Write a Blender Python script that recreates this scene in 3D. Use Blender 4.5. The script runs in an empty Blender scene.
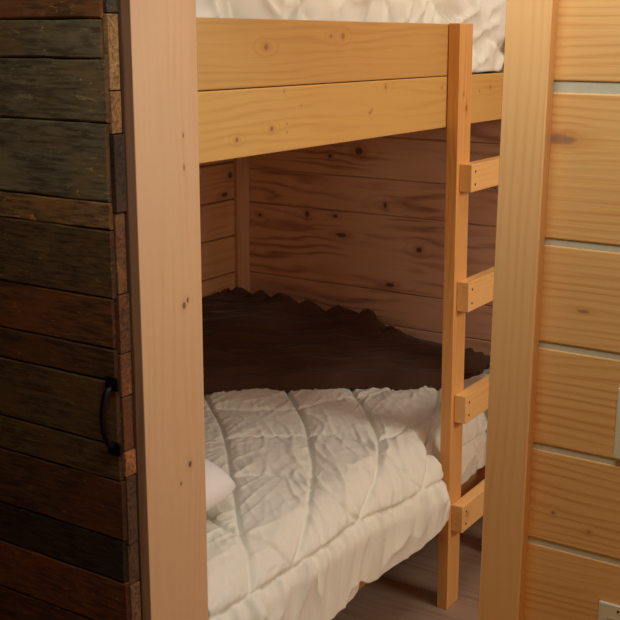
import bpy, bmesh, math, random
import numpy as np
from mathutils import Vector, Matrix, noise
random.seed(7)
S = bpy.context.scene
COL = S.collection

# ---------------------------------------------------------------- camera
cam_d = bpy.data.cameras.new('camera'); cam = bpy.data.objects.new('camera', cam_d); COL.objects.link(cam)
yaw, pit, rol, FPX = math.radians(32.723), math.radians(14.001), math.radians(0.2543), 1097.25
d = Vector((-math.sin(yaw)*math.cos(pit), math.cos(yaw)*math.cos(pit), -math.sin(pit)))
r = Vector((math.cos(yaw), math.sin(yaw), 0)); u = r.cross(d)
r2 = r*math.cos(rol)+u*math.sin(rol); u2 = -r*math.sin(rol)+u*math.cos(rol)
M = Matrix.Identity(4)
for i in range(3):
    M[i][0] = r2[i]; M[i][1] = u2[i]; M[i][2] = -d[i]
M[2][3] = 1.80
cam.matrix_world = M
cam_d.sensor_width = 36; cam_d.lens = FPX/620*36; cam_d.clip_start = .02
S.camera = cam

# ---------------------------------------------------------------- world, lights, exposure
w = bpy.data.worlds.new('world'); S.world = w; w.use_nodes = True
w.node_tree.nodes['Background'].inputs[0].default_value = (1, .85, .7, 1)
w.node_tree.nodes['Background'].inputs[1].default_value = .05
def area(name, loc, aim, sx, sy, power, col):
    l = bpy.data.lights.new(name, 'AREA'); l.shape = 'RECTANGLE'; l.size = sx; l.size_y = sy
    l.energy = power; l.color = col
    o = bpy.data.objects.new(name, l); COL.objects.link(o); o.location = loc
    o.rotation_euler = (Vector(aim)-Vector(loc)).to_track_quat('-Z', 'Y').to_euler()
    return o
area('bunk_room_ceiling_light', (-.70, 2.75, 3.2), (-1.2, 2.8, 0), .8, 1.0, 12.5, (1, .96, .88))
area('bunk_room_window_light', (.9, 2.7, 2.0), (-1.4, 2.5, 1.0), .9, .8, 26, (1, .96, .86))
area('front_room_daylight', (-.55, 1.08, 2.38), (-.75, 1.6, 1.5), .9, .3, 8.5, (.90, .95, 1))
area('front_room_warm_fill', (.5, -.3, .7), (-.8, 1.6, .7), .6, .6, 5.0, (1, .52, .11))  # added orange fill, not a real fixture; warms the lower log wall and casing
S.view_settings.view_transform = 'Standard'; S.view_settings.look = 'None'
S.view_settings.gamma = 1; S.view_settings.use_curve_mapping = False
S.view_settings.exposure = 0.0

# ---------------------------------------------------------------- helpers
def lin(c):
    f = lambda v: (v/255/12.92) if v/255 <= .04045 else ((v/255+.055)/1.055)**2.4
    return (f(c[0]), f(c[1]), f(c[2]), 1)

class N:
    """tiny node-expression builder"""
    def __init__(s, name):
        s.m = bpy.data.materials.new(name); s.m.use_nodes = True
        s.t = s.m.node_tree; s.b = s.t.nodes['Principled BSDF']
    def put(s, sock, v):
        if hasattr(v, 'is_output'): s.t.links.new(v, sock)
        else: sock.default_value = v
    def f(s, op, a, b=0.0, c=0.0, clamp=False):
        n = s.t.nodes.new('ShaderNodeMath'); n.operation = op; n.use_clamp = clamp
        s.put(n.inputs[0], a); s.put(n.inputs[1], b); s.put(n.inputs[2], c)
        return n.outputs[0]
    def v(s, op, a, b=(0, 0, 0)):
        n = s.t.nodes.new('ShaderNodeVectorMath'); n.operation = op
        s.put(n.inputs[0], a); s.put(n.inputs[1], b)
        return n.outputs['Value'] if op in ('LENGTH', 'DOT_PRODUCT') else n.outputs[0]
    def noise(s, vec, scale, detail=3, rough=.5, dist=0):
        n = s.t.nodes.new('ShaderNodeTexNoise'); s.put(n.inputs['Vector'], vec)
        n.inputs['Scale'].default_value = scale; n.inputs['Detail'].default_value = detail
        n.inputs['Roughness'].default_value = rough; n.inputs['Distortion'].default_value = dist
        return n.outputs['Fac']
    def mix(s, fac, a, b, mode='MIX'):
        n = s.t.nodes.new('ShaderNodeMix'); n.data_type = 'RGBA'; n.blend_type = mode
        s.put(n.inputs[0], fac); s.put(n.inputs[6], a); s.put(n.inputs[7], b)
        return n.outputs[2]
    def rng(s, v, a, b, c=0.0, d=1.0):
        n = s.t.nodes.new('ShaderNodeMapRange'); n.interpolation_type = 'SMOOTHSTEP'
        s.put(n.inputs[0], v); n.inputs[1].default_value = a; n.inputs[2].default_value = b
        n.inputs[3].default_value = c; n.inputs[4].default_value = d
        return n.outputs[0]
    def pos(s):
        return s.t.nodes.new('ShaderNodeNewGeometry').outputs['Position']
    def attr(s, name):
        n = s.t.nodes.new('ShaderNodeAttribute'); n.attribute_name = name; return n
    def bump(s, h, strength, dist=.002):
        n = s.t.nodes.new('ShaderNodeBump'); n.inputs['Strength'].default_value = strength
        n.inputs['Distance'].default_value = dist; s.put(n.inputs['Height'], h)
        s.t.links.new(n.outputs[0], s.b.inputs['Normal'])

def wood(name, light, dark, axis='X', knots=(), knot_col=(92, 52, 24), ring=70, contrast=.55, rough=.5,
         var=.12, pinkmix=None, rand_knots=0.0, bump=.25, spec=.35, wander=.03, blotch=.25, flame=0.0, pale=0.0):
    """knots: (x, y, z, radius, elongation)"""
    n = N(name)
    P = n.pos(); pid = n.attr('pid').outputs['Fac']
    off = n.t.nodes.new('ShaderNodeCombineXYZ')
    for i, k in enumerate((7.3, 5.1, 3.7)): n.put(off.inputs[i], n.f('MULTIPLY', pid, k))
    Q = n.v('ADD', P, off.outputs[0])
    ai = 'XYZ'.index(axis)
    crossv = {'X': (0, .45, 1), 'Y': (.45, 0, 1), 'Z': (1, .8, 0)}[axis]
    sc = [1.0]*3; sc[ai] = .09
    low = [1.0]*3; low[ai] = .28
    cross = n.v('DOT_PRODUCT', Q, crossv)
    kmask = 0.0; halo = 0.0; rings = 0.0; glow = 0.0
    ks = [1.0]*3
    for (x, y, z, rad, el) in knots:
        ks = [1.0]*3; ks[ai] = 1/el
        D = n.v('MULTIPLY', n.v('SUBTRACT', P, (x, y, z)), tuple(ks))
        dist = n.f('DIVIDE', n.v('LENGTH', D), rad)
        g = n.f('EXPONENT', n.f('MULTIPLY', n.f('MULTIPLY', dist, dist), -.12))
        kc = sum(a*b for a, b in zip(crossv, (x, y, z)))
        dc = n.v('DOT_PRODUCT', n.v('SUBTRACT', P, (x, y, z)), crossv)
        cross = n.f('SUBTRACT', cross, n.f('MULTIPLY', n.f('MULTIPLY', dc, g), .75))
        wob = n.f('ADD', dist, n.f('MULTIPLY', n.f('SUBTRACT', n.noise(P, 120, 2), .5), .7))
        kmask = n.f('MAXIMUM', kmask, n.rng(wob, 1.15, .55))
        halo = n.f('MAXIMUM', halo, n.rng(dist, 3.2, .8))
        if flame and rad > .0048:
            D2 = n.v('MULTIPLY', n.v('SUBTRACT', P, (x, y, z)), tuple(k*.55 if k < 1 else (1/3 if kk == ai else 1) for kk, k in enumerate(ks)))
            d2 = n.f('ADD', n.f('DIVIDE', n.v('LENGTH', D2), rad), n.f('MULTIPLY', n.noise(P, 30, 2), 1.2))
            rr_ = n.f('POWER', n.f('MULTIPLY_ADD', n.f('SINE', n.f('MULTIPLY', d2, 4.6)), .5, .5), 3.0)
            env = n.f('MULTIPLY', n.rng(d2, 1.2, 1.9), n.rng(d2, 4.4, 2.6))
            rings = n.f('MAXIMUM', rings, n.f('MULTIPLY', rr_, env))
            glow = n.f('MAXIMUM', glow, n.rng(n.f('ADD', dist, n.f('MULTIPLY', n.noise(P, 45, 2), 1.5)), 4.2, 1.6))
    wv = n.noise(n.v('MULTIPLY', Q, tuple(low)), 5.5, 2)
    cc = n.f('ADD', cross, n.f('MULTIPLY', n.f('SUBTRACT', wv, .5), wander*2))
    ph = n.f('MULTIPLY', cc, ring*2*math.pi)
    jit = n.noise(n.v('MULTIPLY', Q, tuple(sc)), 30, 3)
    wide = n.noise(n.v('MULTIPLY', Q, tuple(sc)), 9, 1)
    ph = n.f('ADD', ph, n.f('MULTIPLY', wide, 22.0))
    s1 = n.f('MULTIPLY_ADD', n.f('SINE', n.f('ADD', ph, n.f('MULTIPLY', jit, 9.0))), .5, .5)
    s1 = n.f('POWER', s1, 2.2)
    fine = n.noise(n.v('MULTIPLY', Q, tuple(a*a if a < 1 else a for a in sc)), 260, 3, .6)
    patch = n.noise(n.v('MULTIPLY', Q, tuple(low)), 9, 3)
    amt = n.f('MULTIPLY', s1, n.rng(patch, .36, .66, .05, 1.0))
    fac = n.f('ADD', n.f('MULTIPLY', amt, contrast), n.f('MULTIPLY', n.f('SUBTRACT', fine, .5), .5*contrast), clamp=True)
    fac = n.f('ADD', fac, n.f('MULTIPLY', n.f('SUBTRACT', n.noise(Q, 4, 2), .45), blotch), clamp=True)
    if flame: fac = n.f('ADD', fac, n.f('MULTIPLY', rings, flame), clamp=True)
    col = n.mix(fac, lin(light), lin(dark))
    if pale: col = n.mix(n.f('MULTIPLY', glow, pale), col, lin([min(255, v*1.06) for v in light]))
    # plank to plank tone
    wn = n.t.nodes.new('ShaderNodeTexWhiteNoise'); wn.noise_dimensions = '1D'; n.put(wn.inputs['W'], n.f('MULTIPLY', pid, 91.7))
    tone = n.f('MULTIPLY_ADD', wn.outputs['Value'], 2*var, 1-var)
    tc = n.t.nodes.new('ShaderNodeCombineXYZ')
    for i in range(3): n.put(tc.inputs[i], tone)
    col = n.mix(1.0, col, tc.outputs[0], 'MULTIPLY')
    if rand_knots:
        vo = n.t.nodes.new('ShaderNodeTexVoronoi'); vo.inputs['Scale'].default_value = 4.2
        low2 = [1.0]*3; low2[ai] = .6
        n.put(vo.inputs['Vector'], n.v('MULTIPLY', Q, tuple(low2)))
        km = n.rng(vo.outputs['Distance'], .075*rand_knots, .035*rand_knots)
        kmask = n.f('MAXIMUM', kmask, km)
        halo = n.f('MAXIMUM', halo, n.rng(vo.outputs['Distance'], .2*rand_knots, .06*rand_knots))
    if knots or rand_knots:
        col = n.mix(n.f('MULTIPLY', halo, .35), col, lin(dark))
        col = n.mix(n.f('MULTIPLY', kmask, .85), col, lin(knot_col))
    n.put(n.b.inputs['Base Color'], col)
    n.b.inputs['Roughness'].default_value = rough; n.b.inputs['Specular IOR Level'].default_value = spec
    n.bump(n.f('ADD', fine, n.f('MULTIPLY', s1, .4)), bump, .0015)
    return n.m

def plain(name, col, rough=.5, metal=0, nz=0.0, scale=40):
    n = N(name); P = n.pos()
    c = n.mix(n.f('MULTIPLY', n.noise(P, scale, 3), nz), lin(col), lin([v*.6 for v in col]))
    n.put(n.b.inputs['Base Color'], c)
    n.b.inputs['Roughness'].default_value = rough; n.b.inputs['Metallic'].default_value = metal
    return n.m

def fabric(name, col, rough=.9, weave=900, sheen=.2, nz=.15, bump=.15):
    n = N(name); P = n.pos()
    c = n.mix(n.f('MULTIPLY', n.noise(P, 25, 3), nz), lin(col), lin([v*.8 for v in col]))
    n.put(n.b.inputs['Base Color'], c); n.b.inputs['Roughness'].default_value = rough
    n.b.inputs['Sheen Weight'].default_value = sheen; n.b.inputs['Specular IOR Level'].default_value = .2
    n.bump(n.f('ADD', n.noise(P, weave, 2), n.f('MULTIPLY', n.noise(P, 60, 3), 1.5)), bump, .001)
    return n.m

def bevel_box(bm, x0, x1, y0, y1, z0, z1, pid=0.0, bev=.002, seg=2):
    vs = [bm.verts.new((x, y, z)) for x in (x0, x1) for y in (y0, y1) for z in (z0, z1)]
    F = [(0, 1, 3, 2), (4, 6, 7, 5), (0, 4, 5, 1), (2, 3, 7, 6), (0, 2, 6, 4), (1, 5, 7, 3)]
    fs = [bm.faces.new([vs[i] for i in f]) for f in F]
    es = list({e for f in fs for e in f.edges})
    allf = fs
    if bev > 0:
        out = bmesh.ops.bevel(bm, geom=es, offset=bev, segments=seg, profile=.6, affect='EDGES')
        allf = list({f for f in fs if f.is_valid} | set(out['faces']))
    lay = bm.faces.layers.float.get('pid') or bm.faces.layers.float.new('pid')
    for f in allf: f[lay] = pid
    return vs

def newbm():
    bm = bmesh.new(); bm.faces.layers.float.new('pid'); return bm

def obj(name, bm, mat, parent=None, origin=(0, 0, 0), smooth=False, rot=None):
    """vertices are in world space; origin is the object's (or its parent's) world origin"""
    me = bpy.data.meshes.new(name)
    if parent is not None: origin = wloc[parent.name]
    bmesh.ops.translate(bm, verts=bm.verts, vec=-Vector(origin))
    bmesh.ops.recalc_face_normals(bm, faces=bm.faces)
    bm.to_mesh(me); bm.free()
    if smooth:
        for p in me.polygons: p.use_smooth = True
    o = bpy.data.objects.new(name, me); COL.objects.link(o)
    if mat: me.materials.append(mat)
    if parent is not None: o.parent = parent
    else: o.location = origin
    wloc[o.name] = tuple(origin)
    return o
wloc = {}
def empty(name, loc):
    o = bpy.data.objects.new(name, None); COL.objects.link(o); o.location = loc; o.empty_display_size = .1
    wloc[o.name] = tuple(loc); return o
def tag(o, label=None, cat=None, group=None, kind=None):
    if label: o['label'] = label
    if cat: o['category'] = cat
    if group: o['group'] = group
    if kind: o['kind'] = kind
    return o
def subsurf(o, lv=1):
    m = o.modifiers.new('s', 'SUBSURF'); m.levels = lv; m.render_levels = lv

# ---------------------------------------------------------------- constants (metres)
WY0, WY1 = 1.5744, 1.7664            # dividing log wall
JX, KX = -1.4052, -0.6583            # doorway opening
BX, BY = -2.78, 3.81               # bunk room far corner
RX = -1.408                        # front face of upper bunk rails
CEIL = 3.3

# ---------------------------------------------------------------- materials
knots_back = [(-2.219, BY, 1.357, .017, 1.2), (-2.355, BY, 1.329, .009, 1.2), (-2.465, BY, 1.081, .015, .8), (-2.328, BY, 1.085, .008, 2.0), (-2.298, BY, 1.009, .010, 3.0),
              (-2.065, BY, .828, .010, 2.5), (-1.939, BY, .985, .013, 1.1), (-2.095, BY, 1.15, .014, .6), (-2.705, BY, 1.055, .007, 1.5)]
M_back = wood('bunk_wall_pine', (214, 166, 132), (146, 94, 68), 'X', knots_back, (80, 42, 24), ring=20, contrast=.75, var=.06, wander=.09, flame=.15, blotch=.5)
M_left = wood('bunk_side_wall_pine', (208, 156, 110), (156, 102, 66), 'Y', [(BX, 3.70, 1.232, .014, 1.2), (BX, 3.66, 1.155, .010, 2.5)], (66, 32, 16), ring=28, contrast=.5, var=.1)
M_room = wood('room_wall_pine', (210, 176, 138), (180, 138, 96), 'X', (), ring=35, contrast=.4)
M_roomy = wood('room_wall_pine_y', (210, 176, 138), (180, 138, 96), 'Y', (), ring=35, contrast=.4)
M_corner = wood('corner_pine', (200, 150, 112), (164, 108, 72), 'Z', (), ring=40, contrast=.35)
M_log = wood('log_wall_pine', (236, 180, 106), (202, 126, 56), 'X',
             [(-.572, WY0, 1.654, .008, 3.2), (-.560, WY0, 1.655, .005, 1), (-.549, WY0, 1.064, .003, 1), (-.489, WY0, 1.046, .003, 1), (-.521, WY0, 1.399, .003, 3)],
             (160, 118, 86), ring=72, contrast=.55, var=.03, wander=.035, blotch=.25, rough=.42)
M_chink = plain('chinking', (208, 198, 164), .85, nz=.35, scale=90)
M_casing = wood('door_casing_pine', (246, 190, 120), (228, 158, 84), 'Z', (), ring=60, contrast=.4, wander=.02, rough=.4)
M_jamb = wood('door_jamb_pine', (216, 174, 130), (198, 150, 104), 'Z',
              [(JX, 1.7072, 1.2608, .0065, 1.3), (JX, 1.7190, 1.2706, .004, 1.6), (JX, 1.7141, 0.9095, .006, 1.3),
               (JX, 1.7171, 1.5442, .002, 4), (JX, 1.7171, 1.6081, .002, 3), (JX, 1.6826, 0.8750, .003, 1.5)],
              (112, 70, 40), ring=45, contrast=.28, wander=.02, rough=.42)
M_railA = wood('guard_board_pine', (200, 154, 86), (170, 114, 54), 'Y',
               [(RX, 2.01, 1.777, .008, 1.3), (RX, 2.333, 1.801, .008, 1.1), (RX, 2.278, 1.801, .005, 1.2)],
               (146, 100, 62), ring=48, contrast=.32, wander=.03, flame=.28, pale=.5, rough=.42)
M_railB = wood('bed_rail_pine', (208, 164, 92), (178, 122, 58), 'Y',
               [(RX, 2.480, 1.618, .003, 1), (RX, 2.481, 1.596, .0022, 1), (RX, 2.47, 1.612, .0042, 1), (RX, 2.091, 1.607, .0022, 1), (RX, 2.091, 1.588, .0022, 1),
                (RX, 2.03, 1.60, .0055, 1.3), (RX, 1.90, 1.585, .005, 1.3), (RX, 2.88, 1.66, .005, .6), (RX, 2.55, 1.675, .006, .7), (RX, 2.08, 1.68, .004, .4), (RX, 2.15, 1.645, .0025, .8),
                (RX, 3.22, 1.65, .005, 1), (RX, 3.14, 1.64, .003, 1)],
               (142, 94, 52), ring=44, contrast=.28, wander=.04, rough=.42, flame=.25)
M_stile = wood('ladder_stile_pine', (222, 166, 96), (188, 118, 54), 'Z',
               [(-1.385, 2.93, .245, .010, 1.6), (-1.37, 2.965, 1.60, .007, 1.5), (-1.37, 2.945, 1.64, .003, 2)],
               (150, 78, 34), ring=55, contrast=.42, rough=.4)
M_rung = wood('ladder_rung_pine', (236, 188, 118), (206, 142, 74), 'Y', [(-1.332, 2.99, .325, .013, 1.3)], (178, 112, 54), ring=55, contrast=.38, rough=.4)
M_rail2 = wood('lower_rail_pine', (190, 136, 82), (150, 92, 44), 'Y', (), ring=40, contrast=.4)
M_floor = wood('floor_laminate', (158, 132, 110), (116, 88, 68), 'X', (), ring=50, contrast=.5, var=.08, rough=.4)
M_quilt = fabric('white_quilt_cotton', (234, 231, 214), nz=.08)
M_pillow = fabric('pillow_cotton', (238, 236, 230), nz=.05)
M_throw = fabric('dark_plush', (78, 52, 37), sheen=.08, weave=260, nz=.5, bump=.6)
M_matt = fabric('mattress_ticking', (225, 222, 214))
M_iron = plain('black_iron', (16, 15, 14), .45, .6, nz=.4)
M_screw = plain('dark_screw', (70, 44, 24), .5, .5)
M_plate = plain('cream_plastic', (226, 214, 172), .35)
M_slot = plain('outlet_socket_plastic', (190, 172, 120), .45)  # socket faces, a darker cream than the plate
M_hole = plain('outlet_slot_black', (25, 22, 18), .6)
M_dcase = wood('weathered_casing', (98, 70, 46), (48, 30, 20), 'Z', (), ring=40, contrast=.6, rough=.8, bump=.6, spec=.15)

# weathered barn wood: tone per board comes from a face attribute
def barn():
    n = N('weathered_barn_wood'); P = n.pos()
    tone = n.attr('tone').outputs['Color']; pid = n.attr('pid').outputs['Fac']
    off = n.t.nodes.new('ShaderNodeCombineXYZ')
    for i, k in enumerate((7.3, 5.1, 3.7)): n.put(off.inputs[i], n.f('MULTIPLY', pid, k))
    Q = n.v('ADD', P, off.outputs[0])
    st = n.v('MULTIPLY', Q, (.12, 1, 1))
    grain = n.noise(st, 140, 4, .65)
    band = n.noise(st, 28, 3, .6, .6)
    blot = n.noise(n.v('MULTIPLY', Q, (.6, 1, 1)), 9, 4, .6)
    c = n.mix(n.rng(grain, .36, .66), tone, n.mix(1.0, tone, (.42, .38, .34, 1), 'MULTIPLY'))
    c = n.mix(n.f('MULTIPLY', n.rng(band, .5, .75), .6), c, n.mix(1.0, tone, (.35, .28, .22, 1), 'MULTIPLY'))
    c = n.mix(n.f('MULTIPLY', n.rng(blot, .5, .66), .7), c, n.mix(1.0, tone, (1.15, .88, .62, 1), 'MULTIPLY'))
    c = n.mix(n.f('MULTIPLY', n.rng(blot, .42, .28), .5), c, n.mix(1.0, tone, (1.5, 1.5, 1.4, 1), 'MULTIPLY'))
    # pale scuffs and specks
    scuff = n.noise(n.v('MULTIPLY', Q, (.3, 1, 1)), 60, 5, .75, 1.5)
    c = n.mix(n.f('MULTIPLY', n.rng(scuff, .58, .70), .6), c, n.mix(1.0, tone, (3.2, 2.9, 2.4, 1), 'MULTIPLY'))
    vo = n.t.nodes.new('ShaderNodeTexVoronoi'); vo.inputs['Scale'].default_value = 16; n.put(vo.inputs['Vector'], Q)
    c = n.mix(n.f('MULTIPLY', n.rng(vo.outputs['Distance'], .05, .03), .4), c, n.mix(1.0, tone, (4, 3.6, 3, 1), 'MULTIPLY'))
    c = n.mix(1.0, c, (1.22, 1.18, 1.1, 1), 'MULTIPLY')
    n.put(n.b.inputs['Base Color'], c); n.b.inputs['Roughness'].default_value = .75
    n.b.inputs['Specular IOR Level'].default_value = .25
    n.bump(n.f('ADD', grain, n.f('MULTIPLY', band, .8)), .5, .002)
    return n.m
M_barn = barn()

# ================================================================ the setting
def rect_prism(name, x0, x1, y0, y1, z0, z1, mat, label, cat):
    bm = newbm(); bevel_box(bm, x0, x1, y0, y1, z0, z1, .3, 0)
    return tag(obj(name, bm, mat, origin=((x0+x1)/2, (y0+y1)/2, z0)), label, cat, kind='structure')

# floor: plank boards running along X
bm = newbm(); y = -1.0; k = 0
while y < BY-1e-6:
    y1 = min(y+.13, BY); bevel_box(bm, -3.3, 1.4, y, y1-.0012, -.03, 0, random.random(), .0006, 1); y = y1
bevel_box(bm, -3.3, 1.4, -1.0, BY, -.05, -.028, .1, 0)
tag(obj('floor', bm, M_floor), 'brown wooden plank floor under the bunk bed', 'floor', kind='structure')
rect_prism('ceiling', -3.3, 1.4, -2.4, BY+.1, CEIL, CEIL+.05, M_room, 'pine ceiling above both rooms', 'ceiling')

# back wall of the bunk room (horizontal boards with V joints)
def board_wall(name, mat, seams, boxfn, label):
    bm = newbm()
    for a, b in zip(seams[:-1], seams[1:]):
        boxfn(bm, a, b, random.random())
    return bm
zb = [0, .14, .32, .50, .66, .80, 1.108, 1.252, 1.417, 1.57, 1.72, 1.88, 2.04, 2.2, 2.36, 2.52, 2.68, 2.84, 3.0, 3.16, CEIL]
bm = newbm()
for a, b in zip(zb[:-1], zb[1:]): bevel_box(bm, BX-.1, 1.05, BY, BY+.05, a+.0008, b-.0008, random.random(), .0035, 1)
bevel_box(bm, BX-.1, 1.05, BY+.04, BY+.08, 0, CEIL, .5, 0)
tag(obj('wall_back', bm, M_back, origin=(0, BY, 0)), 'knotty reddish brown board wall behind the bunk bed', 'wall', kind='structure')
zl = [0, .17, .33, .49, .65, .81, .97, 1.127, 1.285, 1.44, 1.6, 1.76, 1.92, 2.08, 2.24, 2.4, 2.56, 2.72, 2.88, 3.04, CEIL]
bm = newbm()
for a, b in zip(zl[:-1], zl[1:]): bevel_box(bm, BX-.05, BX, WY1, BY, a+.002, b-.002, random.random(), .005, 1)
bevel_box(bm, BX-.08, BX-.04, WY1, BY, 0, CEIL, .5, 0)
tag(obj('wall_left', bm, M_left, origin=(BX, 2.8, 0)), 'knotty board wall along the long side of the bunk bed', 'wall', kind='structure')
bm = newbm(); bevel_box(bm, BX, BX+.018, 3.725, BY, 0, CEIL, .2, .002)
tag(obj('trim_1', bm, M_corner, origin=(BX, 3.7, 0)), 'vertical corner board where the two bunk walls meet', 'trim', kind='structure')
bm = newbm()
for a, b in zip(zl[:-1], zl[1:]): bevel_box(bm, 1.0, 1.05, WY1, BY, a+.0008, b-.0008, random.random(), .004, 1)
tag(obj('wall_right', bm, M_roomy, origin=(1.0, 2.8, 0)), 'pine board wall of the bunk room opposite the bed', 'wall', kind='structure')

# dividing log wall with doorway, pale chinking in its joints
zs = [0, 0.1961, 0.3584, 0.5208, 0.6881, 0.8504, 1.0128, 1.1752, 1.3424, 1.5048, 1.7385, 1.8984, 2.0657, 2.2330, 2.4101, 2.5872, 2.7643, 2.9316, 3.0989, CEIL]
bm = newbm(); bc = newbm()
DT = 2.07
for i, (a, b) in enumerate(zip(zs[:-1], zs[1:])):
    pid = random.random()
    spans = [(-3.3, JX-.02), (KX+.02, 1.4)] if b <= DT+.001 else [(-3.3, 1.4)]
    ch = .017 if abs(b-1.738) < .01 else .011
    for x0, x1 in spans:
        bevel_box(bm, x0, x1, WY0, WY1, a+(0 if i == 0 else .0005), b-(ch if i < len(zs)-2 else 0), pid, .0022, 2)
        if i < len(zs)-2: bevel_box(bc, x0, x1, WY0+.0025, WY1-.0025, b-ch-.004, b+.004, .5, 0)
wp = tag(obj('wall_front', bm, M_log, origin=(0, WY0, 0)), 'honey coloured squared log wall with pale chinking beside the doorway', 'wall', kind='structure')
obj('chinking', bc, M_chink, wp)

# side and rear walls of the front room, so that light bounces as indoors
rect_prism('wall_side', 1.4, 1.45, -2.4, WY0, 0, CEIL, M_roomy, 'pine side wall of the front room', 'wall')
rect_prism('wall_rear', -3.3, 1.4, -2.45, -2.4, 0, CEIL, M_room, 'pine wall behind the camera', 'wall')
rect_prism('wall_outer', -3.35, -3.3, -2.4, WY0, 0, CEIL, M_roomy, 'pine side wall of the front room past the barn door', 'wall')

# jambs and casings
bm = newbm(); bevel_box(bm, JX-.02, JX, WY0, WY1, 0, DT, .4, .0015)
tag(obj('trim_2', bm, M_jamb, origin=(JX, WY0, 0)), 'wide pale pine jamb on the left side of the doorway', 'door jamb', kind='structure')
bm = newbm(); bevel_box(bm, KX, KX+.02, WY0, WY1, 0, DT, .4, .0015)
tag(obj('trim_3', bm, M_jamb, origin=(KX, WY0, 0)), 'pine jamb behind the right doorway casing', 'door jamb', kind='structure')
bm = newbm(); bevel_box(bm, JX-.02, KX+.02, WY0, WY1, DT-.02, DT, .4, .001)
tag(obj('trim_4', bm, M_room, origin=(-1.05, WY0, DT)), 'pine head jamb over the doorway', 'door jamb', kind='structure')
bm = newbm(); bevel_box(bm, KX, KX+.0705, WY0-.025, WY0, 0, DT+.06, .7, .0025, 3)
tag(obj('trim_5', bm, M_casing, origin=(KX, WY0, 0)), 'smooth honey pine casing board right of the doorway', 'door casing', kind='structure')
bm = newbm(); bevel_box(bm, JX-.09, JX-.001, WY0-.024, WY0, 0, DT+.06, .7, .003)
tag(obj('trim_6', bm, M_dcase, origin=(JX, WY0, 0)), 'narrow dark weathered casing edge between barn door and pale jamb', 'door casing', kind='structure')

# ---------------------------------------------------------------- barn door
DX = JX-.004; DY = 1.5055
seams = [2.1346, 1.9870, 1.8294, 1.7587, 1.6435, 1.4969, 1.4438, 1.3119, 1.2116, 1.1456, 1.0148, 0.9390, 0.8111, 0.7176, 0.6044, 0.4618, 0.3240, 0.1764, 0.0485]
tones = [(116, 84, 56), (128, 92, 60), (114, 104, 78), (116, 108, 82), (114, 106, 82), (138, 108, 70), (96, 76, 50), (104, 70, 42), (84, 60, 38),
         (88, 72, 46), (90, 74, 48), (82, 56, 34), (48, 42, 30), (100, 62, 36), (84, 54, 30), (70, 48, 30), (70, 48, 30), (70, 48, 30)]
bm = bmesh.new(); lp = bm.faces.layers.float.new('pid')
be = bmesh.new(); lpe = be.faces.layers.float.new('pid')
toneface = []
def plank(bm, x0, x1, z0, z1, y0, y1, seed, lift):
    """board with ragged long edges and a ragged end"""
    n = 44; rows = []
    for i in range(n+1):
        x = x0+(x1-x0)*i/n
        jt = noise.noise((x*9, seed*7, 1))*.0022+noise.noise((x*45, seed*7, 1))*.0007
        jb = noise.noise((x*9, seed*7, 5))*.0022+noise.noise((x*45, seed*7, 5))*.0007
        t, b = z1-.0012+jt, z0+.0012+jb
        xe = x
        sl = lift+noise.noise((x*3, seed, 2))*.0012
        c = .003
        rows.append([bm.verts.new(v) for v in ((xe, y1, b), (xe, y0+c+sl, b), (xe, y0+sl, b+c), (xe, y0+sl, (t+b)/2), (xe, y0+sl, t-c), (xe, y0+c+sl, t), (xe, y1, t))])
    fs = []
    for a, b in zip(rows[:-1], rows[1:]):
        for j in range(7): fs.append(bm.faces.new((a[j], a[(j+1) % 7], b[(j+1) % 7], b[j])))
    fs.append(bm.faces.new(rows[0])); fs.append(bm.faces.new(rows[-1][::-1]))
    return fs
door = empty('door_1', (-1.9, DY, .02)); tag(door, 'dark weathered barn wood sliding door hanging left of the doorway', 'barn door', kind='structure')
endj = [.003, -.004, -.006, .001, -.002, -.001, .0, -.004, -.002, -.001, .0, .004, .0, .004, .008, .006, .0, .0]
for i, (t, b) in enumerate(zip(seams[:-1], seams[1:])):
    fs = plank(bm, -2.55, DX+endj[i]-.006, b, t, DY, DY+.012, i*1.7, random.uniform(0, .003))
    for k, f in enumerate(fs): f[lp] = (i*.37) % 1; toneface.append((f, tones[i] if k < len(fs)-1 else tuple(v*w_ for v, w_ in zip(tones[i], (.75, .62, .5)))))
bm.faces.ensure_lookup_table(); bm.faces.index_update()
tt = [None]*len(bm.faces)
for f, c in toneface: tt[f.index] = lin(c)
o = None
me = bpy.data.meshes.new('plank_panel')
bmesh.ops.translate(bm, verts=bm.verts, vec=-Vector(wloc[door.name])); bmesh.ops.recalc_face_normals(bm, faces=bm.faces)
bm.to_mesh(me); bm.free()
at = me.attributes.new('tone', 'FLOAT_COLOR', 'FACE')
for i, c in enumerate(tt): at.data[i].color = c
me.materials.append(M_barn)
o = bpy.data.objects.new('plank_panel', me); COL.objects.link(o); o.parent = door
# end-grain battens that close the leading edge behind the boards
zz = [2.1346, 1.8394, 1.7016, 1.6229, 1.4753, 1.3178, 1.1998, 1.1112, 0.9980, 0.9439, 0.7963, 0.7078, 0.4618, 0.0485]
etone = [(70, 62, 50), (150, 116, 74), (142, 104, 62), (60, 44, 32), (104, 70, 42), (96, 62, 38), (110, 72, 46), (92, 60, 38), (150, 100, 66), (84, 62, 44), (90, 66, 46), (112, 84, 58), (90, 66, 46)]
for i, (t, b) in enumerate(zip(zz[:-1], zz[1:])):
    be2 = newbm()
    j = random.uniform(-.003, .002)
    bevel_box(be2, DX-.05, DX+j, DY+.0135, DY+.043+random.uniform(-.003, .002), b+.001, t-.001, random.random(), .0025, 2)
    e = obj('edge_block', be2, None, door)
    a2 = e.data.attributes.new('tone', 'FLOAT_COLOR', 'FACE')
    for k in range(len(e.data.polygons)): a2.data[k].color = lin(etone[i])
    e.data.materials.append(M_barn)

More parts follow.
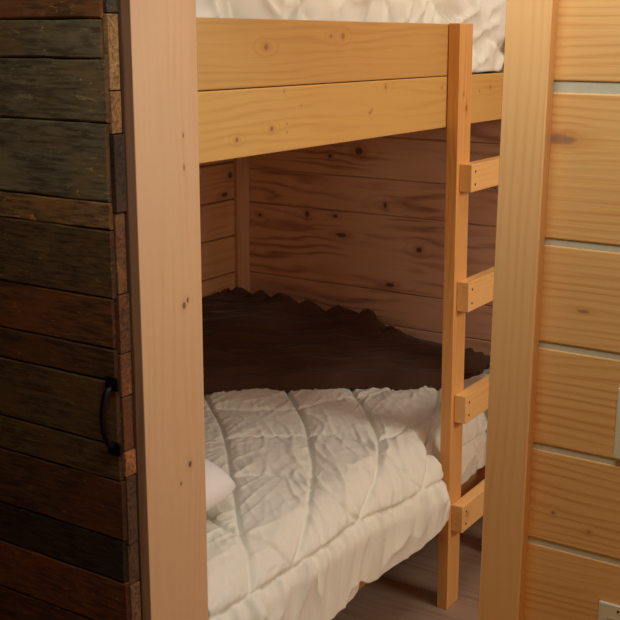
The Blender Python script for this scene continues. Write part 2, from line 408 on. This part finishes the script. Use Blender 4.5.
def tube(bm, pts, rad, seg=12, flat=1.0):
    rings = []
    for i, p in enumerate(pts):
        p = Vector(p); a = Vector(pts[max(i-1, 0)]); b = Vector(pts[min(i+1, len(pts)-1)])
        t = (b-a).normalized(); ux = Vector((1, 0, 0)) if abs(t.x) < .8 else Vector((0, 1, 0)); ux = (ux-t*ux.dot(t)).normalized(); vy = t.cross(ux)
        rr = rad[i] if isinstance(rad, (list, tuple)) else rad
        rings.append([bm.verts.new(p+ux*math.cos(2*math.pi*k/seg)*rr*flat+vy*math.sin(2*math.pi*k/seg)*rr) for k in range(seg)])
    for a, b in zip(rings[:-1], rings[1:]):
        for k in range(seg): bm.faces.new((a[k], a[(k+1) % seg], b[(k+1) % seg], b[k]))
    bm.faces.new(rings[0]); bm.faces.new(rings[-1][::-1])
HX = DX-.013
bm = newbm()
pts = []
for i in range(25):
    t = i/24; z = 1.139-.124*t
    s = math.sin(math.pi*t)**.45
    pts.append((HX, DY-.004-.028*s, z))
tube(bm, pts, .0062, 12, 1.1)
h = obj('handle', bm, M_iron, door, smooth=True); tag(h, 'black iron pull handle')
for z in (1.143, 1.009):
    bm = newbm(); bevel_box(bm, HX-.015, HX+.017, DY-.0065, DY+.002, z-.013, z+.013, .5, .002, 2)
    obj('mounting_plate', bm, M_iron, h)

# ================================================================ bunk bed (built between the walls)
bed = empty('bunk_bed', (-2.1, 2.8, 0))
tag(bed, 'pine bunk bed built between the cabin walls with white bedding', 'bunk bed')
bm = newbm(); bevel_box(bm, RX-.038, RX, WY1+.003, 2.972, 1.6925, 1.836, .15, .003, 3)
obj('guard_board', bm, M_railA, bed)
bm = newbm(); bevel_box(bm, RX-.038, RX, WY1+.003, BY-.002, 1.546, 1.6905, .62, .003, 3)
obj('upper_rail', bm, M_railB, bed)
RL = RX-.060
bm = newbm(); bevel_box(bm, RL-.038, RL, WY1+.003, BY-.002, .213, .353, .33, .003, 3)
obj('lower_rail', bm, M_rail2, bed)
bm = newbm(); bevel_box(bm, BX+.02, RX-.04, WY1+.003, BY-.002, 1.55, 1.57, .33, .001, 1)
obj('upper_platform', bm, M_rail2, bed)
bm = newbm(); bevel_box(bm, BX+.02, RL-.04, WY1+.003, BY-.002, .29, .31, .33, .001, 1)
obj('lower_platform', bm, M_rail2, bed)
for yy in (2.2, 2.8, 3.4):
    bm = newbm(); bevel_box(bm, BX+.02, RL-.04, yy-.02, yy+.02, .22, .289, .5, .002, 1)
    obj('cross_beam', bm, M_rail2, bed)
# leg block under the lower platform (hidden back corner and near wall) keeps the bed on the floor
for (lx, ly) in ((BX+.07, WY1+.05), (BX+.07, BY-.05), (RL-.10, BY-.05), (RL-.35, WY1+.05)):
    bm = newbm(); bevel_box(bm, lx-.035, lx+.035, ly-.035, ly+.035, 0, .289, .5, .002, 1)
    obj('leg', bm, M_rail2, bed)

# mattresses
def mattress(name, x0, x1, y0, y1, z0, z1, label):
    bm = newbm(); bevel_box(bm, x0, x1, y0, y1, z0, z1, .5, .04, 5)
    return tag(obj(name, bm, M_matt, origin=((x0+x1)/2, (y0+y1)/2, z0), smooth=True), label, 'mattress')
mattress('mattress', BX+.03, RL-.05, WY1+.03, BY-.03, .311, .53, 'mattress of the lower bunk under the quilted comforter')
mattress('mattress', BX+.03, RX-.09, WY1+.03, BY-.03, 1.571, 1.80, 'mattress of the upper bunk under the white comforter')

# ---------------------------------------------------------------- ladder (leans very slightly, foot forward)
LX = -1.37
lad = empty('ladder', (-1.389, 3.12, 0))
tag(lad, 'pine bunk ladder with four nailed rungs leaning on the bed rail', 'ladder')
def lean(z): return .0 if z > 1.5 else (1.5-z)/1.5*.012
def slanted(bm, x0, x1, y0, y1, z0, z1, bev, pid):
    vs = set(bm.verts); bevel_box(bm, x0, x1, y0, y1, z0, z1, pid, bev, 2)
    for v in bm.verts:
        if v not in vs: v.co.x += (1.84-v.co.z)/1.84*.010; v.co.y += (1.84-v.co.z)/1.84*.036
for y0 in (2.908, 3.335):
    bm = newbm(); slanted(bm, LX-.0365, LX, y0, y0+.086, 0, 1.838, .0025, y0 % 1)
    obj('stile', bm, M_stile, lad)
for zt, rh in ((1.441, .081), (1.089, .091), (.730, .089), (.364, .090)):
    bm = newbm(); slanted(bm, LX+.0005, LX+.0385, 2.925, 3.40, zt-rh, zt, .0025, zt*3 % 1)
    rg = obj('rung', bm, M_rung, lad)
    for fz in (.27, .74):
        for yo in (.028,):
            bm = newbm()
            dy = (1.84-zt)/1.84*.036; dx = (1.84-zt)/1.84*.010
            tube(bm, [(LX+.0375+dx+q, 2.925+yo+dy, zt-rh*fz) for q in (0, .0022)], .0038, 10)
            obj('screw', bm, M_screw, rg)
    dz = (1.84-zt)/1.84

# ================================================================ comforters
def polyd(p, poly):
    best = 9
    for a, b in zip(poly[:-1], poly[1:]):
        ax, ay = a; bx, by = b; dx, dy = bx-ax, by-ay
        L = dx*dx+dy*dy
        t = 0 if L == 0 else max(0, min(1, ((p[0]-ax)*dx+(p[1]-ay)*dy)/L))
        q = math.hypot(p[0]-ax-dx*t, p[1]-ay-dy*t)
        if q < best: best = q
    return best
def seam_dist(S_, Y_, polys):
    best = np.full(S_.shape, 9.0)
    for P in polys:
        for (ax, ay), (bx, by) in zip(P[:-1], P[1:]):
            dx, dy = bx-ax, by-ay; L = dx*dx+dy*dy
            if L == 0: continue
            t = np.clip(((S_-ax)*dx+(Y_-ay)*dy)/L, 0, 1)
            best = np.minimum(best, np.hypot(S_-ax-dx*t, Y_-ay-dy*t))
    return best
def catmull(P, n=6):
    out = []
    Q = [P[0]]+list(P)+[P[-1]]
    for i in range(1, len(Q)-2):
        for k in range(n):
            t = k/n
            f = lambda a, b, c, d: .5*((2*b)+(-a+c)*t+(2*a-5*b+4*c-d)*t*t+(-a+3*b-3*c+d)*t**3)
            out.append(tuple(f(Q[i-1][j], Q[i][j], Q[i+1][j], Q[i+2][j]) for j in (0, 1)))
    out.append(tuple(P[-1])); return out

# lower comforter profile: s runs from the wall across the top (z TZ), round the shoulder and down the side
TZ = .575; SX = -1.53; RAD = .13; XL = BX+.02
S_TOP = SX-XL; S_ARC = RAD*math.pi/2
def prof(s):
    if s <= S_TOP: return Vector((XL+s, 0, TZ)), Vector((0, 0, 1))
    s -= S_TOP
    if s <= S_ARC:
        a = s/RAD; return Vector((SX+RAD*math.sin(a), 0, TZ-RAD+RAD*math.cos(a))), Vector((math.sin(a), 0, math.cos(a)))
    s -= S_ARC
    return Vector((SX+RAD, 0, TZ-RAD-s)), Vector((1, 0, 0))
# quilting lines in (s, y) on the comforter
SEAM_C = [
 [(0.20, 3.55), (0.45, 3.33), (0.665, 3.098), (0.905, 2.851), (1.07, 2.637), (1.18, 2.476), (1.305, 2.251), (1.38, 2.092)],
 [(0.60, 3.60), (0.843, 3.256), (1.025, 3.049), (1.2, 2.826), (1.295, 2.645), (1.355, 2.487), (1.383, 2.427)],
 [(0.55, 2.35), (0.75, 2.52), (0.897, 2.66), (1.025, 2.763), (1.127, 2.778), (1.258, 2.735), (1.365, 2.731), (1.405, 2.758)],
 [(0.72, 2.08), (0.86, 2.23), (1.0, 2.348), (1.09, 2.417), (1.215, 2.412), (1.333, 2.391), (1.383, 2.427)],
 [(0.2, 3.1), (0.45, 2.9), (0.74, 2.629), (1.01, 2.32), (1.222, 2.071), (1.308, 1.983), (1.37, 1.92)],
 [(0.95, 2.15), (1.083, 2.10), (1.228, 2.055), (1.375, 2.085)],
 [(0.60, 2.80), (0.83, 2.945), (0.87, 3.073), (0.95, 3.21), (1.05, 3.35)],
 [(1.2, 2.826), (1.225, 2.943), (1.203, 3.192), (1.10, 3.45)],
 [(1.405, 2.758), (1.35, 2.878), (1.268, 3.109), (1.30, 3.4)]]
RUFF_C = [(1.37, 1.78), (1.377, 1.915), (1.38, 2.084), (1.385, 2.243), (1.383, 2.427), (1.408, 2.642), (1.407, 2.767), (1.417, 2.916), (1.403, 2.989), (1.40, 3.3), (1.40, 3.85)]
SEAMS = [catmull(c) for c in SEAM_C]
RUFF = catmull(RUFF_C)
def ruff_s(y):
    if y <= RUFF[0][1]: return RUFF[0][0]
    for a, b in zip(RUFF[:-1], RUFF[1:]):
        if a[1] <= y <= b[1]: return a[0]+(b[0]-a[0])*(y-a[1])/max(1e-6, b[1]-a[1])
    return RUFF[-1][0]
def sm(x, a, b):
    t = max(0, min(1, (x-a)/(b-a))); return t*t*(3-2*t)
def hem_z(y):
    return hem_line(y)+.022*math.exp(-((y-2.41)/.03)**2)
def hem_line(y):
    pts = [(1.75, .25), (2.0, .272), (2.28, .298), (2.42, .308), (2.68, .305), (2.81, .335), (2.95, .345), (3.05, .34), (3.3, .349), (3.8, .35)]
    for a, b in zip(pts[:-1], pts[1:]):
        if y <= b[0]: return a[1]+(b[1]-a[1])*max(0, (y-a[0])/(b[0]-a[0]))
    return .35
ridge = lambda v: 1-abs(noise.noise(v))*2
def interp(P, x):
    if x <= P[0][0]: return P[0][1]
    for a, b in zip(P[:-1], P[1:]):
        if x <= b[0]: return a[1]+(b[1]-a[1])*(x-a[0])/(b[0]-a[0])
    return P[-1][1]
NEAR = [(-2.76, 2.58), (-2.5, 2.74), (-2.3, 2.88), (-2.07, 3.05), (-1.9, 3.21), (-1.75, 3.29), (-1.6, 3.38), (-1.53, 3.48)]
def comforter():
    ny, ns = 440, 340
    Y0, Y1 = WY1+.003, BY-.012
    bm = newbm(); G = []
    Yv = np.array([Y0+(Y1-Y0)*i/ny for i in range(ny+1)])
    Ev = np.array([S_TOP+S_ARC+(TZ-RAD-hem_z(y)) for y in Yv])
    Sv = Ev[:, None]*(np.arange(ns+1)[None, :]/ns)**.85
    DM = seam_dist(Sv, np.repeat(Yv[:, None], ns+1, 1), SEAMS)
    for i in range(ny+1):
        y = Y0+(Y1-Y0)*i/ny
        s_end = S_TOP+S_ARC+(TZ-RAD-hem_z(y))
        rs = ruff_s(y)
        row = []
        for j in range(ns+1):
            t = j/ns
            s = s_end*(t**.85)
            p, nn = prof(min(s, s_end)); p = p.copy(); p.y = y
            q = (s, y)
            dmin = DM[i, j]
            dr = abs(s-rs)
            dd = min(dmin, dr)
            h = 0.0
            if s < rs:
                puff = 1-math.exp(-dd/.055)
                puff = 1-math.exp(-dd/.040); h += .014*puff-.0085*math.exp(-(dd/.0046)**2)
                # soft rolling volume
                h += .012*noise.noise((s*4, y*4, 3))
                # short pulled wrinkles, strongest near the stitching
                n1 = noise.noise((s*3, y*3, 9)); n2 = noise.noise((s*3, y*3, 19))
                ca = (s+y)*.7+n1*.035; cb = (s-y)*.7+n2*.03
                k = max(0, ridge((ca*17, cb*4.5, 4.2)))**5
                k2 = max(0, ridge((s*20+n1*1.0, y*4.5, 8.1)))**5
                k3 = max(0, ridge((ca*34, cb*9, 14.2)))**4
                fade = .30+.70*math.exp(-dd/.07)
                a1 = sm(noise.noise((s*2.0, y*2.0, 30))+(s-1.0)*1.2, -.2, .25)
                h += fade*(.012*k*a1+.007*k2*(1-a1)+.0045*k3)*min(1, dd/.012)
                h += .0022*noise.noise((s*38, y*38, 1))
                h += .05*math.exp(-((y-3.60)/.13)**2-((s-S_TOP-.05)/.08)**2)
                # crumpled rolls by the far edge, beside the ladder
                far = sm(y, 3.0, 3.35)
                h += far*.012*max(0, ridge((s*6+y*4, y*3-s*2, 11)))**2
            if s > S_TOP:
                g = sm(s, rs-.002, s_end)
                if s >= rs:
                    dsr = s-rs
                    yy = y+.22*dsr+noise.noise((y*4, s*3, 5))*.03
                    c = noise.noise((yy*23, dsr*2.5, 3.3))*2.0
                    c2 = ridge((yy*15, dsr*4, 9.3))
                    edge = math.exp(-dsr/.035)
                    h += -.006*math.exp(-(dsr/.005)**2)+.010*sm(s, rs, rs+.04)
                    taper = 1-.6*g*g
                    h += taper*((.008+.004*g)*c+.015*max(0, c2)**3)+edge*.006*noise.noise((yy*55, dsr*3, 1))*2+.004*g*noise.noise((y*5, s*4, 7))
            # squeezed behind the ladder, billowing to either side of it
            side = nn.x
            b = .016+.040*math.exp(-((y-2.82)/.15)**2)*sm(s, S_TOP+.08, S_TOP+.24)
            pinch = sm(y, 2.895, 2.935)*(1-sm(y, 3.46, 3.55))
            tgt = h+b*side
            if side > .2:
                gate = sm(side, .2, .8)*pinch
                tgt = tgt*(1-gate)+gate*(-.034+.95*h)
            cov = sm(y-interp(NEAR, XL+min(s, 1.25)), .03, .09)
            if s < 1.27: tgt = tgt*(1-cov)-.012*cov
            p = p+nn*tgt
            if y > 2.94 and y < 3.50 and p.x > -1.412: p.x = -1.412
            # hem flares out
            row.append(bm.verts.new(p))
        G.append(row)
    for a, b in zip(G[:-1], G[1:]):
        for j in range(ns): bm.faces.new((a[j], a[j+1], b[j+1], b[j]))
    o = obj('comforter', bm, M_quilt, origin=(-2.1, 2.8, TZ), smooth=True)
    m = o.modifiers.new('thick', 'SOLIDIFY'); m.thickness = .012; m.offset = -1
    return o
lc = comforter()
tag(lc, 'white quilted comforter with gathered ruffle hanging over the lower bunk', 'comforter')

# upper comforter: billows inside the guard board, falls to the rail beyond the ladder
def upper():
    ny, ns = 260, 150
    bm = newbm(); G = []
    Y0, Y1 = WY1+.008, BY-.012
    for i in range(ny+1):
        y = Y0+(Y1-Y0)*i/ny
        out = sm(y, 3.0, 3.05)
        zend = 1.80*(1-out)+1.6975*out
        row = []
        X0 = BX+.03
        xs = -1.535+.02*out
        topz = 1.95
        s_top = xs-X0; R_ = .06+.02*out; arc = R_*math.pi/2; dwn = topz-R_-zend
        for j in range(ns+1):
            s = (s_top+arc+dwn)*(j/ns)**.8
            if s < s_top: p = Vector((X0+s, y, topz)); nn = Vector((0, 0, 1))
            elif s < s_top+arc:
                a = (s-s_top)/R_; p = Vector((xs+R_*math.sin(a), y, topz-R_+R_*math.cos(a))); nn = Vector((math.sin(a), 0, math.cos(a)))
            else: p = Vector((xs+R_, y, topz-R_-(s-s_top-arc))); nn = Vector((1, 0, 0))
            dd = min(abs(((y*1.0+s*.8+.05*math.sin(s*7)) % .32)-.16), abs(((y-s*.8+.04*math.sin(y*9)) % .36)-.18))
            h = .016*(1-math.exp(-dd/.04))+.012*noise.noise((s*5, y*5, 13))
            h += (.010*max(0, ridge((p.z*7+y*5, y*9, 2.2)))**4+.009*max(0, ridge((p.z*11-y*6, y*6, 6)))**4+.008*noise.noise((p.z*8, y*8, 4)))*(1+out)
            h *= 1.0
            if nn.x > .3: h -= .03*(1-out)
            if out > .5 and nn.x > .5: h -= .012*math.exp(-((p.z-1.775-.02*math.sin(y*20))/.012)**2)
            p = p+nn*h
            lim = (-1.4475)*(1-out)+(-1.412)*out
            if p.x > lim: p.x = lim-.2*(0)
            row.append(bm.verts.new(p))
        G.append(row)
    for a, b in zip(G[:-1], G[1:]):
        for j in range(ns): bm.faces.new((a[j], a[j+1], b[j+1], b[j]))
    o = obj('comforter', bm, M_quilt, origin=(-2.1, 2.8, 1.8), smooth=True)
    m = o.modifiers.new('thick', 'SOLIDIFY'); m.thickness = .010; m.offset = -1
    return o
tag(upper(), 'white crumpled comforter on the upper bunk above the guard board', 'comforter')

# ---------------------------------------------------------------- dark throw heaped along the far wall
topz = [(-2.76, .742), (-2.66, .73), (-2.56, .735), (-2.43, .745), (-2.35, .735), (-2.28, .715), (-2.18, .715), (-2.08, .722), (-2.0, .69), (-1.9, .675), (-1.7, .655), (-1.53, .63)]
bm = newbm(); G = []
na, nb = 230, 170
for i in range(na+1):
    x = -2.755+(1.225)*i/na
    yn = interp(NEAR, x)+.008*math.sin(x*23); tz = interp(topz, x)+.006; yr = 3.63+.02*math.sin(x*11); ye = 3.79
    row = []
    for j in range(nb+1):
        t = j/nb
        y = yn+(ye-yn)*t
        if y < yr:
            q = (y-yn)/(yr-yn)
            z = .612+(tz-.612)*(1-(1-min(1, q))**1.7)
            lip = sm(y-yn, 0, .03)
            z = .585+(z-.585)*lip
            # long folds roughly parallel to the front edge
            fy = (y-yn)+.03*noise.noise((x*3, y*3, 4))
            fx = x-.5*fy
            z += .013*abs(math.sin((y-yn)*math.pi/.055+.8*noise.noise((x*3, y*2, 6))))**.6*math.exp(-(y-yn)/.25)
            z += lip*(.026*noise.noise((fx*2.2, fy*15, 7))+.010*noise.noise((fx*6, fy*30, 3))+.012*max(0, ridge((fx*3, fy*13, 5)))**3)
        else:
            q = (y-yr)/(ye-yr)
            z = tz-(tz-.60)*q**2
        # ruffled back edge
        rr = math.exp(-((y-yr)/.045)**2)
        bumpx = abs(math.sin(x*math.pi/.125+.5*math.sin(x*7)))**.6
        z += rr*(.056*bumpx-.030+.006*noise.noise((x*30, y*20, 2)))*(.15+.85*sm(-x, 1.8, 2.05))
        xx = x+.012*noise.noise((x*12, y*12, 9)); yy = y+.010*noise.noise((x*12, y*12, 29)); z = max(z, .592)
        row.append(bm.verts.new((min(max(xx, -2.757), -1.5), min(yy, 3.795), z)))
    G.append(row)
for a, b in zip(G[:-1], G[1:]):
    for j in range(nb): bm.faces.new((a[j], a[j+1], b[j+1], b[j]))
th = obj('throw_blanket', bm, M_throw, origin=(-2.2, 3.3, .6), smooth=True)
m = th.modifiers.new('thick', 'SOLIDIFY'); m.thickness = .012; m.offset = -1
tag(th, 'dark brown ruched plush throw across the far end of the lower bunk', 'blanket')

# ---------------------------------------------------------------- pillow
bm = newbm(); n = 40
pts = {}
PW, PD = .37, .235
for side in (1, -1):
    for i in range(n+1):
        for j in range(n+1):
            a, b = -1+2*i/n, -1+2*j/n
            if side == -1 and (i in (0, n) or j in (0, n)): continue
            pinch = 1-.10*(1-abs(a)**2)*abs(b)**4*0-.07*(1-a*a)*(abs(b)**3)
            pinch2 = 1-.05*(1-b*b)*(abs(a)**3)
            hh = (max(0, 1-a**4)*max(0, 1-b**4))**.55
            z = side*(.092 if side > 0 else .060)*hh + .006*noise.noise((a*3, b*3, side))*hh
            pts[(side, i, j)] = bm.verts.new((a*PW*(1-.12*b*b*a*a), b*PD*(1-.12*a*a*b*b), z))
for side in (1, -1):
    g = lambda i, j: pts.get((side, i, j)) or pts[(1, i, j)]
    for i in range(n):
        for j in range(n): bm.faces.new((g(i, j), g(i+1, j), g(i+1, j+1), g(i, j+1)))
bmesh.ops.rotate(bm, verts=bm.verts, cent=(0, 0, 0), matrix=Matrix.Rotation(math.radians(-4), 3, 'Z') @ Matrix.Rotation(math.radians(-4), 3, 'X'))
bmesh.ops.translate(bm, verts=bm.verts, vec=(-1.935, 1.95, .680))
pl = obj('pillow', bm, M_pillow, origin=(-1.965, 2.02, .60), smooth=True)
tag(pl, 'white pillow on the near end of the lower bunk beside the jamb', 'pillow')

# ================================================================ wall plates
px = -.4590
sw = empty('light_switch', (px+.034, WY0, 1.234)); tag(sw, 'cream light switch plate on the log wall, above the outlet', 'light switch')
bm = newbm(); bevel_box(bm, px, px+.069, WY0-.006, WY0, 1.178, 1.291, .5, .003, 3); obj('wall_plate', bm, M_plate, sw)
bm = newbm(); bevel_box(bm, px+.0295, px+.0395, WY0-.016, WY0-.0055, 1.223, 1.245, .5, .002, 2); obj('toggle', bm, M_plate, sw)
for z in (1.204, 1.265):
    bm = newbm(); bevel_box(bm, px+.0315, px+.0375, WY0-.0072, WY0-.0055, z-.003, z+.003, .5, .001, 1); obj('screw', bm, M_screw, sw)
px = -.4640
ot = empty('electrical_outlet', (px+.055, WY0, .880)); tag(ot, 'cream electrical outlet plate low on the log wall, below the light switch', 'electrical outlet')
bm = newbm(); bevel_box(bm, px, px+.110, WY0-.006, WY0, .824, .9375, .5, .003, 3); obj('wall_plate', bm, M_plate, ot)
for cx in (px+.032, px+.078):
    bm = newbm(); bevel_box(bm, cx-.0165, cx+.0165, WY0-.008, WY0-.0055, .848, .914, .5, .002, 2); s_ = obj('socket', bm, M_slot, ot)
    for dx in (-.006, .006):
        for zc in (.898, .864):
            bm = newbm(); bevel_box(bm, cx+dx-.001, cx+dx+.001, WY0-.0086, WY0-.0075, zc-.004, zc+.004, .5, 0); obj('slot', bm, M_hole, s_)
    for z in (.928, .833):
        bm = newbm(); bevel_box(bm, cx-.002, cx+.002, WY0-.0072, WY0-.0055, z-.002, z+.002, .5, .0008, 1); obj('screw', bm, M_screw, ot)
